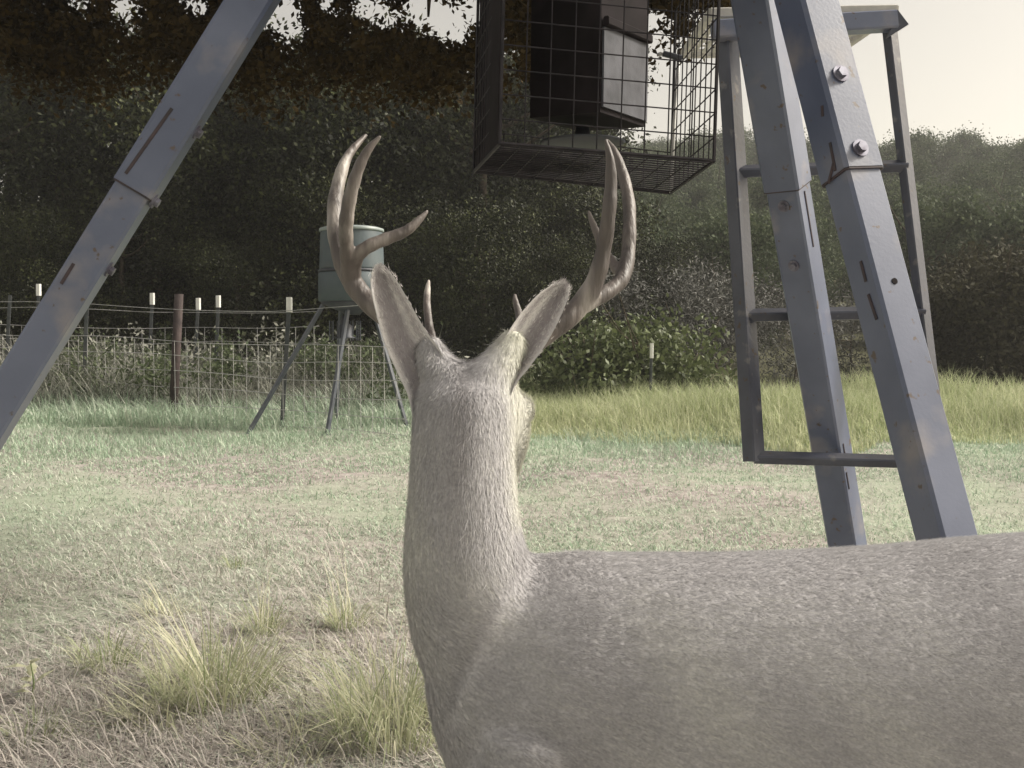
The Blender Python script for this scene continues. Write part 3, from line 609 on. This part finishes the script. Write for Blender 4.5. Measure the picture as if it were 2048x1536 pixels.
def coat(p):
    """0 = dark nape stripe, .5 = grey brown coat, 1 = pale throat, belly, cheek and painted neck rim light"""
    x, y, z = p[:, 0], p[:, 1], p[:, 2]
    t = np.full(len(p), .5)
    t -= .30 * np.exp(-((x + .060) / .016) ** 2) * smooth(.98, 1.12, z) * (y < 1.40)          # stripe down the nape
    t -= .12 * np.exp(-((z - .945) / .03) ** 2) * (x > 0)                                     # darker along the spine
    t += .34 * smooth(.62, .54, z) * (np.abs(x - .45) < .5)                                  # pale belly
    t += .34 * smooth(.025, .075, x + .063 + .3 * (y - 1.40)) * smooth(.94, 1.0, z) * (x < .1)   # pale side of the neck: rim light painted into the coat
    t += .16 * smooth(-.075, -.14, x + .02 * (z - .9)) * smooth(.80, .95, z) * (z < 1.1)
    t -= .10 * np.exp(-(crease(x, z) / .007) ** 2) * (y < YB) * smooth(.74, .80, z)  # shade in the neck fold, darkened into the coat
    t += .05 * np.sin(x * 7 + 2 + z * 5) * np.sin(z * 11 - x * 3)
    t += .05 * np.sin(x * 31 + z * 17) * np.sin(z * 23 - y * 19 + x * 5)
    return np.clip(t, 0, 1)
def fur_mat(name, rough, bump):
    m = bpy.data.materials.new(name); m.use_nodes = True; t = m.node_tree; n = t.nodes; b = n['Principled BSDF']; l = t.links.new
    a = n.new('ShaderNodeAttribute'); a.attribute_name = 'coat'; r = n.new('ShaderNodeValToRGB'); e = r.color_ramp.elements
    e[0].position = 0; e[0].color = (.21, .20, .205, 1); e[1].position = 1; e[1].color = (.72, .72, .62, 1); k = e.new(.5); k.color = (.42, .41, .425, 1)
    l(a.outputs['Fac'], r.inputs[0]); tc = n.new('ShaderNodeTexCoord')
    nz = n.new('ShaderNodeTexNoise'); nz.inputs['Scale'].default_value = 260; nz.inputs['Detail'].default_value = 3; l(tc.outputs['Object'], nz.inputs['Vector'])
    mr = n.new('ShaderNodeMapRange'); mr.inputs[1].default_value = .3; mr.inputs[2].default_value = .7; mr.inputs[3].default_value = .84; mr.inputs[4].default_value = 1.16; l(nz.outputs[0], mr.inputs[0])
    mx = n.new('ShaderNodeVectorMath'); mx.operation = 'SCALE'; l(r.outputs[0], mx.inputs[0]); l(mr.outputs[0], mx.inputs['Scale']); l(mx.outputs[0], b.inputs['Base Color'])
    b.inputs['Roughness'].default_value = rough; b.inputs['Specular IOR Level'].default_value = .15
    b.inputs['Sheen Weight'].default_value = .1; b.inputs['Sheen Roughness'].default_value = .5
    return m
M['skin'] = fur_mat('deer_coat', .9, .3); M['fur'] = fur_mat('deer_hair', .65, 0)
fold = np.exp(-(crease(co[:, 0], co[:, 2]) / .010) ** 2) * (co[:, 1] < YB) * .0022
near_side = (co[:, 1] < YB) * smooth(.99, .93, co[:, 2])
muscle = .006 * np.exp(-((co[:, 0] - .045 - (co[:, 2] - .8) * .25) / .05) ** 2) - .006 * np.exp(-((co[:, 0] - .165) / .05) ** 2) * smooth(.93, .85, co[:, 2])
co = co - no * (fold - muscle * near_side)[:, None]; dme.vertices.foreach_set('co', co.astype(np.float32).ravel()); dme.update()
aa = dme.attributes.new('coat', 'FLOAT', 'POINT'); aa.data.foreach_set('value', coat(co).astype(np.float32))
dme.polygons.foreach_set('use_smooth', np.ones(len(dme.polygons), bool)); dme.materials.clear()
dbody = link('body', dme, M['skin'], deer)
# short hairs over the whole body
dme.calc_loop_triangles(); nt_ = len(dme.loop_triangles); tv = np.empty(nt_ * 3, np.int32); dme.loop_triangles.foreach_get('vertices', tv); tv = tv.reshape(-1, 3)
A_, B_, C_ = co[tv[:, 0]], co[tv[:, 1]], co[tv[:, 2]]; ar = np.linalg.norm(np.cross(B_ - A_, C_ - A_), axis=1)
def hair(n, wgt, name, length, parent):
    ti = rng.choice(nt_, n, p=wgt / wgt.sum()); u = rng.random((n, 2)); fl = u.sum(1) > 1; u[fl] = 1 - u[fl]
    p = A_[ti] + (B_[ti] - A_[ti]) * u[:, :1] + (C_[ti] - A_[ti]) * u[:, 1:]
    nn = no[tv[ti, 0]]; fl_ = np.zeros_like(p)
    up_ = smooth(.86, .98, p[:, 2]) * (p[:, 0] < .12)
    fl_[:, 0] = (1 - up_) * 1.0 + .05; fl_[:, 2] = -(1 - up_) * .45 - up_
    hd = (p - H0).dot(ha); onhead = (p[:, 1] > 1.46) & (p[:, 2] > .98); fl_[onhead] = -ha
    fl_ = fl_ + rng.normal(0, .28, fl_.shape); fl_ -= nn * (fl_ * nn).sum(1)[:, None]; fl_ /= np.linalg.norm(fl_, axis=1)[:, None] + 1e-9
    ln = length * rng.uniform(.6, 1.3, n)[:, None]; lift = rng.uniform(.10, .32, n)[:, None]
    tip = p + fl_ * ln + nn * ln * lift; sd_ = np.cross(nn, fl_); wd = rng.uniform(.0004, .00065, n)[:, None]
    V = np.stack([p - sd_ * wd - nn * .0005, p + sd_ * wd - nn * .0005, tip], 1).reshape(-1, 3)
    tn = np.clip(coat(p) + rng.normal(0, .07, n), 0, 1)
    o = fast(name, V, np.arange(n * 3).reshape(-1, 3), M['fur'], parent, attrs={'coat': np.repeat(tn, 3)}); o['kind'] = 'stuff'; return o
hw = ar * np.where(co[tv[:, 0], 2] > .6, 1., .35)
hair(460000, hw, 'fur', .012, deer)
MB().lathe((0, 0, 0), [(.002, -.014), (.009, -.011), (.013, -.005), (.014, 0), (.013, .005), (.009, .011), (.002, .014)], 16).build('eye', M['eye'], deer, True).location = tuple(EYE_R + hs * .0035 + ha * .006)
e2 = MB().lathe((0, 0, 0), [(.002, -.014), (.009, -.011), (.013, -.005), (.014, 0), (.013, .005), (.009, .011), (.002, .014)], 16).build('eye', M['eye'], deer, True); e2.location = tuple(EYE_L - hs * .0035 + ha * .006)
# ears: two edge lines from base to tip, cupped, with thickness
M['ear'] = None
def ear_mat():
    m = bpy.data.materials.new('ear_skin'); m.use_nodes = True; t = m.node_tree; n = t.nodes; b = n['Principled BSDF']; l = t.links.new
    a = n.new('ShaderNodeAttribute'); a.attribute_name = 'rim'; r = n.new('ShaderNodeValToRGB'); e = r.color_ramp.elements
    e[0].position = 0; e[0].color = (.38, .35, .36, 1); e[1].position = 1; e[1].color = (.78, .76, .74, 1); k = e.new(.55); k.color = (.60, .575, .575, 1)
    tc = n.new('ShaderNodeTexCoord'); nz = n.new('ShaderNodeTexNoise'); nz.inputs['Scale'].default_value = 90; nz.inputs['Detail'].default_value = 6; l(tc.outputs['Object'], nz.inputs['Vector'])
    md_ = n.new('ShaderNodeMath'); md_.operation = 'MULTIPLY_ADD'; md_.inputs[1].default_value = .5; md_.inputs[2].default_value = -.25; l(nz.outputs[0], md_.inputs[0])
    ad = n.new('ShaderNodeMath'); ad.operation = 'ADD'; l(a.outputs['Fac'], ad.inputs[0]); l(md_.outputs[0], ad.inputs[1]); l(ad.outputs[0], r.inputs[0]); l(r.outputs[0], b.inputs['Base Color'])
    b.inputs['Roughness'].default_value = .85; b.inputs['Specular IOR Level'].default_value = .15; return m
M['ear'] = ear_mat()
def ear(E1, E2, d0, d1, cup, pale):
    n, m = 26, 15; a = spline(E1, n); b = spline(E2, n); G = np.zeros((2, n, m, 3)); rim = np.zeros((2, n, m))
    for i in range(n):
        t = i / (n - 1); d = d0 + (d1 - d0) * t
        for j in range(m):
            s = j / (m - 1); px = a[i] + (b[i] - a[i]) * s; bulge = 4 * s * (1 - s)
            dep = d + cup * bulge * (1 - t ** 3) + .012 * math.sin(s * 9 + t * 2) * (1 - t) * .4
            G[0, i, j] = at(px[0], px[1], dep); G[1, i, j] = at(px[0], px[1], dep + .0045 * (.3 + .7 * math.sqrt(bulge)) * (1 - .8 * t ** 4))
            q = max(math.exp(-(s / .12) ** 2), math.exp(-((1 - s) / .12) ** 2), math.exp(-((1 - t) / .05) ** 2)) * .8
            for (s0, w0, t0, am) in pale: q = max(q, am * math.exp(-((s - s0) / w0) ** 2) * smooth(t0 + .25, t0 - .1, t))
            rim[:, i, j] = max(q, .75 * smooth(.22, .0, t)) + .12 * math.sin(s * 25)* (1 - t)
    V = G.reshape(-1, 3); F = []; o2 = n * m
    for i in range(n - 1):
        for j in range(m - 1):
            q = (i * m + j, i * m + j + 1, (i + 1) * m + j + 1, (i + 1) * m + j); F.append(q); F.append(tuple(o2 + k for k in q[::-1]))
    for i in range(n - 1):
        F.append((i * m, (i + 1) * m, o2 + (i + 1) * m, o2 + i * m)); q = (i * m + m - 1, (i + 1) * m + m - 1); F.append((q[1], q[0], o2 + q[0], o2 + q[1]))
    for j in range(m - 1): F.append(((n - 1) * m + j, (n - 1) * m + j + 1, o2 + (n - 1) * m + j + 1, o2 + (n - 1) * m + j))
    me = bpy.data.meshes.new('ear'); me.from_pydata([tuple(p) for p in V], [], F); me.update()
    at_ = me.attributes.new('rim', 'FLOAT', 'POINT'); at_.data.foreach_set('value', rim.reshape(-1).astype(np.float32))
    me.polygons.foreach_set('use_smooth', [True] * len(me.polygons)); o = link('ear', me, M['ear'], deer)
    # fine hairs along the ear
    i_, j_ = rng.integers(1, n - 1, 4200), rng.integers(1, m - 1, 4200); p = G[0, i_, j_]; dr = G[0, i_ + 0, j_] - G[0, i_ - 1, j_]; dr /= np.linalg.norm(dr, axis=1)[:, None] + 1e-9
    p = p + rng.normal(0, .002, p.shape); dr = dr + rng.normal(0, .3, dr.shape) + np.array((0, -.25, 0)); tip = p + dr * rng.uniform(.003, .007, (len(p), 1)); sdv = np.cross(dr, (0, 1., 0)) * .0004
    V = np.stack([p - sdv, p + sdv, tip], 1).reshape(-1, 3)
    h_ = fast('ear_hair', V, np.arange(len(p) * 3).reshape(-1, 3), M['ear'], o, attrs={'rim': np.repeat(np.clip(rim[0, i_, j_] + rng.normal(.05, .2, len(p)), 0, 1), 3)}); h_['kind'] = 'stuff'
    return o
ear([(826, 835), (815, 790), (793, 742), (770, 690), (753, 630), (742, 580), (744, 548), (757, 534)],
    [(905, 800), (898, 745), (880, 700), (857, 668), (838, 638), (811, 590), (787, 552), (763, 534)], 1.375, 1.43, .028, [(.70, .10, .75, 1.0), (.9, .12, .35, .8)])
ear([(955, 800), (968, 745), (990, 708), (1016, 664), (1042, 626), (1075, 590), (1104, 570), (1122, 566)],
    [(1022, 790), (1032, 768), (1062, 730), (1091, 690), (1113, 650), (1131, 610), (1139, 582), (1129, 567)], 1.375, 1.43, .028, [(.30, .10, .8, 1.0), (.12, .10, .4, .7)])
# antlers: (px, py, depth, radius in px)
def tine(mb, rows, n=30):
    r = spline(rows, n); P = np.array([at(a, b, d) for a, b, d, _ in r]); rad = r[:, 3] * r[:, 2] / FPX
    rad = rad * (1 + .05 * np.sin(np.arange(n) * 1.9) * (rad > .006)); mb.tube(P, np.maximum(rad, .0012), 14)
def antler(rows_list):
    mb = MB()
    for r in rows_list: tine(mb, r)
    t = mb.build('tmp', None); md = t.modifiers.new('r', 'REMESH'); md.mode = 'VOXEL'; md.voxel_size = .0021; s_ = t.modifiers.new('s', 'SMOOTH'); s_.iterations = 3
    dg = bpy.context.evaluated_depsgraph_get(); dg.update(); me = bpy.data.meshes.new_from_object(t.evaluated_get(dg)); bpy.data.objects.remove(t)
    me.polygons.foreach_set('use_smooth', np.ones(len(me.polygons), bool)); me.materials.clear(); return link('antler', me, M['antler'], deer)
antler([[(868, 720, 1.45, 18), (815, 672, 1.46, 21), (762, 625, 1.47, 22), (722, 588, 1.48, 21), (694, 545, 1.49, 20), (676, 490, 1.50, 18), (669, 430, 1.52, 16), (676, 370, 1.55, 14), (696, 312, 1.58, 10), (733, 269, 1.61, 4)],
        [(700, 560, 1.485, 19), (694, 500, 1.46, 15), (692, 450, 1.445, 15), (700, 395, 1.435, 14), (716, 340, 1.43, 12), (736, 300, 1.43, 9), (762, 271, 1.43, 3.5)],
        [(706, 552, 1.48, 16), (712, 516, 1.47, 15), (735, 494, 1.465, 14), (775, 477, 1.47, 13), (812, 462, 1.475, 11), (838, 440, 1.48, 8), (856, 421, 1.485, 3.5)],
        [(866, 690, 1.46, 11), (858, 650, 1.49, 9), (854, 610, 1.51, 8), (855, 580, 1.53, 6.5), (858, 560, 1.54, 3.5)]])
antler([[(1000, 725, 1.45, 18), (1060, 690, 1.46, 21), (1118, 648, 1.47, 23), (1165, 605, 1.48, 22), (1193, 555, 1.475, 19), (1208, 495, 1.47, 16), (1217, 430, 1.46, 15), (1222, 370, 1.46, 13), (1220, 318, 1.46, 9), (1211, 278, 1.46, 3.5)],
        [(1160, 612, 1.48, 19), (1205, 590, 1.50, 16), (1240, 563, 1.52, 16), (1254, 525, 1.54, 15), (1259, 460, 1.56, 14), (1257, 400, 1.58, 13), (1245, 345, 1.60, 11), (1230, 305, 1.62, 8), (1214, 280, 1.64, 3.5)],
        [(1246, 552, 1.53, 13), (1228, 530, 1.55, 11), (1207, 500, 1.57, 10), (1193, 465, 1.58, 8), (1183, 440, 1.585, 6), (1177, 421, 1.59, 3)],
        [(1040, 695, 1.46, 10), (1040, 660, 1.48, 9), (1038, 630, 1.50, 8), (1032, 608, 1.51, 7), (1029, 588, 1.52, 4)]])
MB().tube(spline([(1.05, YB + .04, .83), (1.12, YB + .04, .76), (1.13, YB + .04, .66), (1.11, YB + .04, .6)], 10), [.02, .035, .04, .042, .04, .036, .03, .022, .014, .006], 10).build('tail', M['skin'], deer, True)

# ---------------------------------------------------------------- grass tufts in the foreground
def tuft(base, n, h, spread, label, stalks=(), name='grass_tuft', wide=.006, lean=(.05, .75), tmean=.55):
    b = ground_hit(*base); a = rng.uniform(0, 6.28, n); r = spread * np.sqrt(rng.random(n)); bx = r * np.cos(a); by = r * np.sin(a)
    hh = h * rng.uniform(.35, 1.0, n); az = np.where(rng.random(n) < .7, a, rng.uniform(0, 6.28, n))
    V, F, k = blades(bx, by, hh, rng.uniform(.5, 1., n) * wide, rng.uniform(*lean, n), rng.uniform(.1, 1.3, n), az, 4, z=np.full(n, -.01))
    tone = np.repeat(np.clip(rng.normal(tmean, .28, n), 0, 1), k)
    for sx, sz, w in stalks:
        m = 5; V2, F2, k2 = blades(rng.normal(0, .015, m), rng.normal(0, .015, m), np.hypot(sx, sz) * rng.uniform(.8, 1.05, m), np.full(m, w), np.abs(np.arctan2(sx, sz)) + rng.normal(0, .06, m), rng.normal(.1, .12, m),
                                   np.full(m, 0. if sx > 0 else math.pi) + rng.normal(0, .2, m), 4, z=np.zeros(m))
        F = np.concatenate([F, F2 + len(V)]); V = np.concatenate([V, V2]); tone = np.concatenate([tone, np.full(len(V2), .9)])
    return tag(fast(name, V, F, M['tuft'], attrs={'tone': tone}, loc=b), label, 'grass tuft', 'grass tufts in the foreground')
tuft((435, 1395), 460, .42, .17, 'tallest pale grass tuft with long stalks leaning left', [(-.30, .42, .006), (-.22, .44, .006), (.16, .3, .005)])
tuft((785, 1475), 460, .44, .17, 'dense grass tuft against the deer chest', [(-.18, .25, .006), (.03, .48, .005)])
tuft((690, 1255), 130, .26, .07, 'thin upright grass tuft left of the deer neck', [(-.02, .36, .005)])
tuft((530, 1265), 110, .25, .06, 'small grass tuft behind the tallest one', [(.02, .32, .005), (.22, .13, .005)])
tuft((215, 1330), 170, .22, .11, 'low green grass tuft in the left foreground', tmean=.35)
tuft((330, 1440), 200, .26, .12, 'sprawling grass tuft beside the tallest one', [(-.25, .16, .006)], lean=(.3, 1.1), tmean=.6)
tuft((600, 1500), 170, .2, .14, 'sprawling pale grass tuft along the bottom edge', [(.22, .12, .006)], lean=(.4, 1.2), tmean=.75)
tuft((70, 1470), 150, .13, .12, 'short dark green tuft at the bottom left corner', tmean=.2)
tuft((470, 1135), 60, .12, .05, 'tiny green sprout out on the bare patch', tmean=.25)
tuft((330, 1230), 90, .17, .09, 'thin dry grass tuft left of the tall stalks', [(-.1, .2, .004)], tmean=.7)
x, y = field(8000, 2.9, 6.4, -150, 1000); kp = patch(x, y, 2.3, 4) > .36; x, y = x[kp], y[kp]; n = len(x)
V, F, k = blades(x, y, rng.uniform(.05, .21, n) * (.5 + .6 * patch(x, y, 2.3, 4)), rng.uniform(.0025, .005, n), rng.uniform(.2, 1.35, n), rng.uniform(.2, 1.2, n), rng.uniform(0, 6.28, n), 3)
tag(fast('loose_grass', V, F, M['straw'], attrs={'tone': np.repeat(np.clip(rng.normal(.75, .28, n), 0, 1), k)}), 'loose longer grass blades scattered over the foreground', 'grass', kind='stuff')
# a yellowing broad-leaved weed at the left edge
wd = ground_hit(62, 1405); wv = thing('weed', wd, 'yellowing broad leaved weed standing at the left edge', 'weed')
MB().tube(spline([wd, wd + (.01, 0, .06), wd + (.0, 0, .13)], 6), [.004, .004, .003, .003, .002, .002], 6).build('stem', M['tuft'], wv)
for i in range(9):
    a = rnd.uniform(0, 6.28); h0 = rnd.uniform(.03, .13); ln = rnd.uniform(.05, .09); dv = np.array((math.cos(a), math.sin(a), rnd.uniform(-.2, .8))); sdv = np.array((-math.sin(a), math.cos(a), 0)) * .018
    p = wd + (0, 0, h0); me = MB().add([p, p + dv * ln * .5 + sdv, p + dv * ln * .5 + (0, 0, .006), p + dv * ln * .5 - sdv, p + dv * ln - (0, 0, .012)], [(0, 1, 2), (0, 2, 3), (1, 4, 2), (2, 4, 3)])
    o = me.build('leaf', M['tuft'], wv); at_ = o.data.attributes.new('tone', 'FLOAT', 'POINT'); at_.data.foreach_set('value', [.7] * 5)

# ---------------------------------------------------------------- hazy evening air over the clearing
hz = MB().hexa([(sx * 325, y_, z_) for z_ in (-1.6, 24) for sx, y_ in ((-1, -42), (1, -42), (1, 425), (-1, 425))])
hm = bpy.data.materials.new('haze'); hm.use_nodes = True; n = hm.node_tree.nodes; n.clear(); o_ = n.new('ShaderNodeOutputMaterial'); v_ = n.new('ShaderNodeVolumePrincipled')
v_.inputs['Color'].default_value = (.9, .9, .9, 1); v_.inputs['Density'].default_value = HAZE; v_.inputs['Anisotropy'].default_value = .2; hm.node_tree.links.new(v_.outputs[0], o_.inputs['Volume'])
tag(hz.build('haze', hm), 'thin pale haze filling the air of the clearing', 'haze', kind='stuff')
S.cycles.volume_bounces = 0
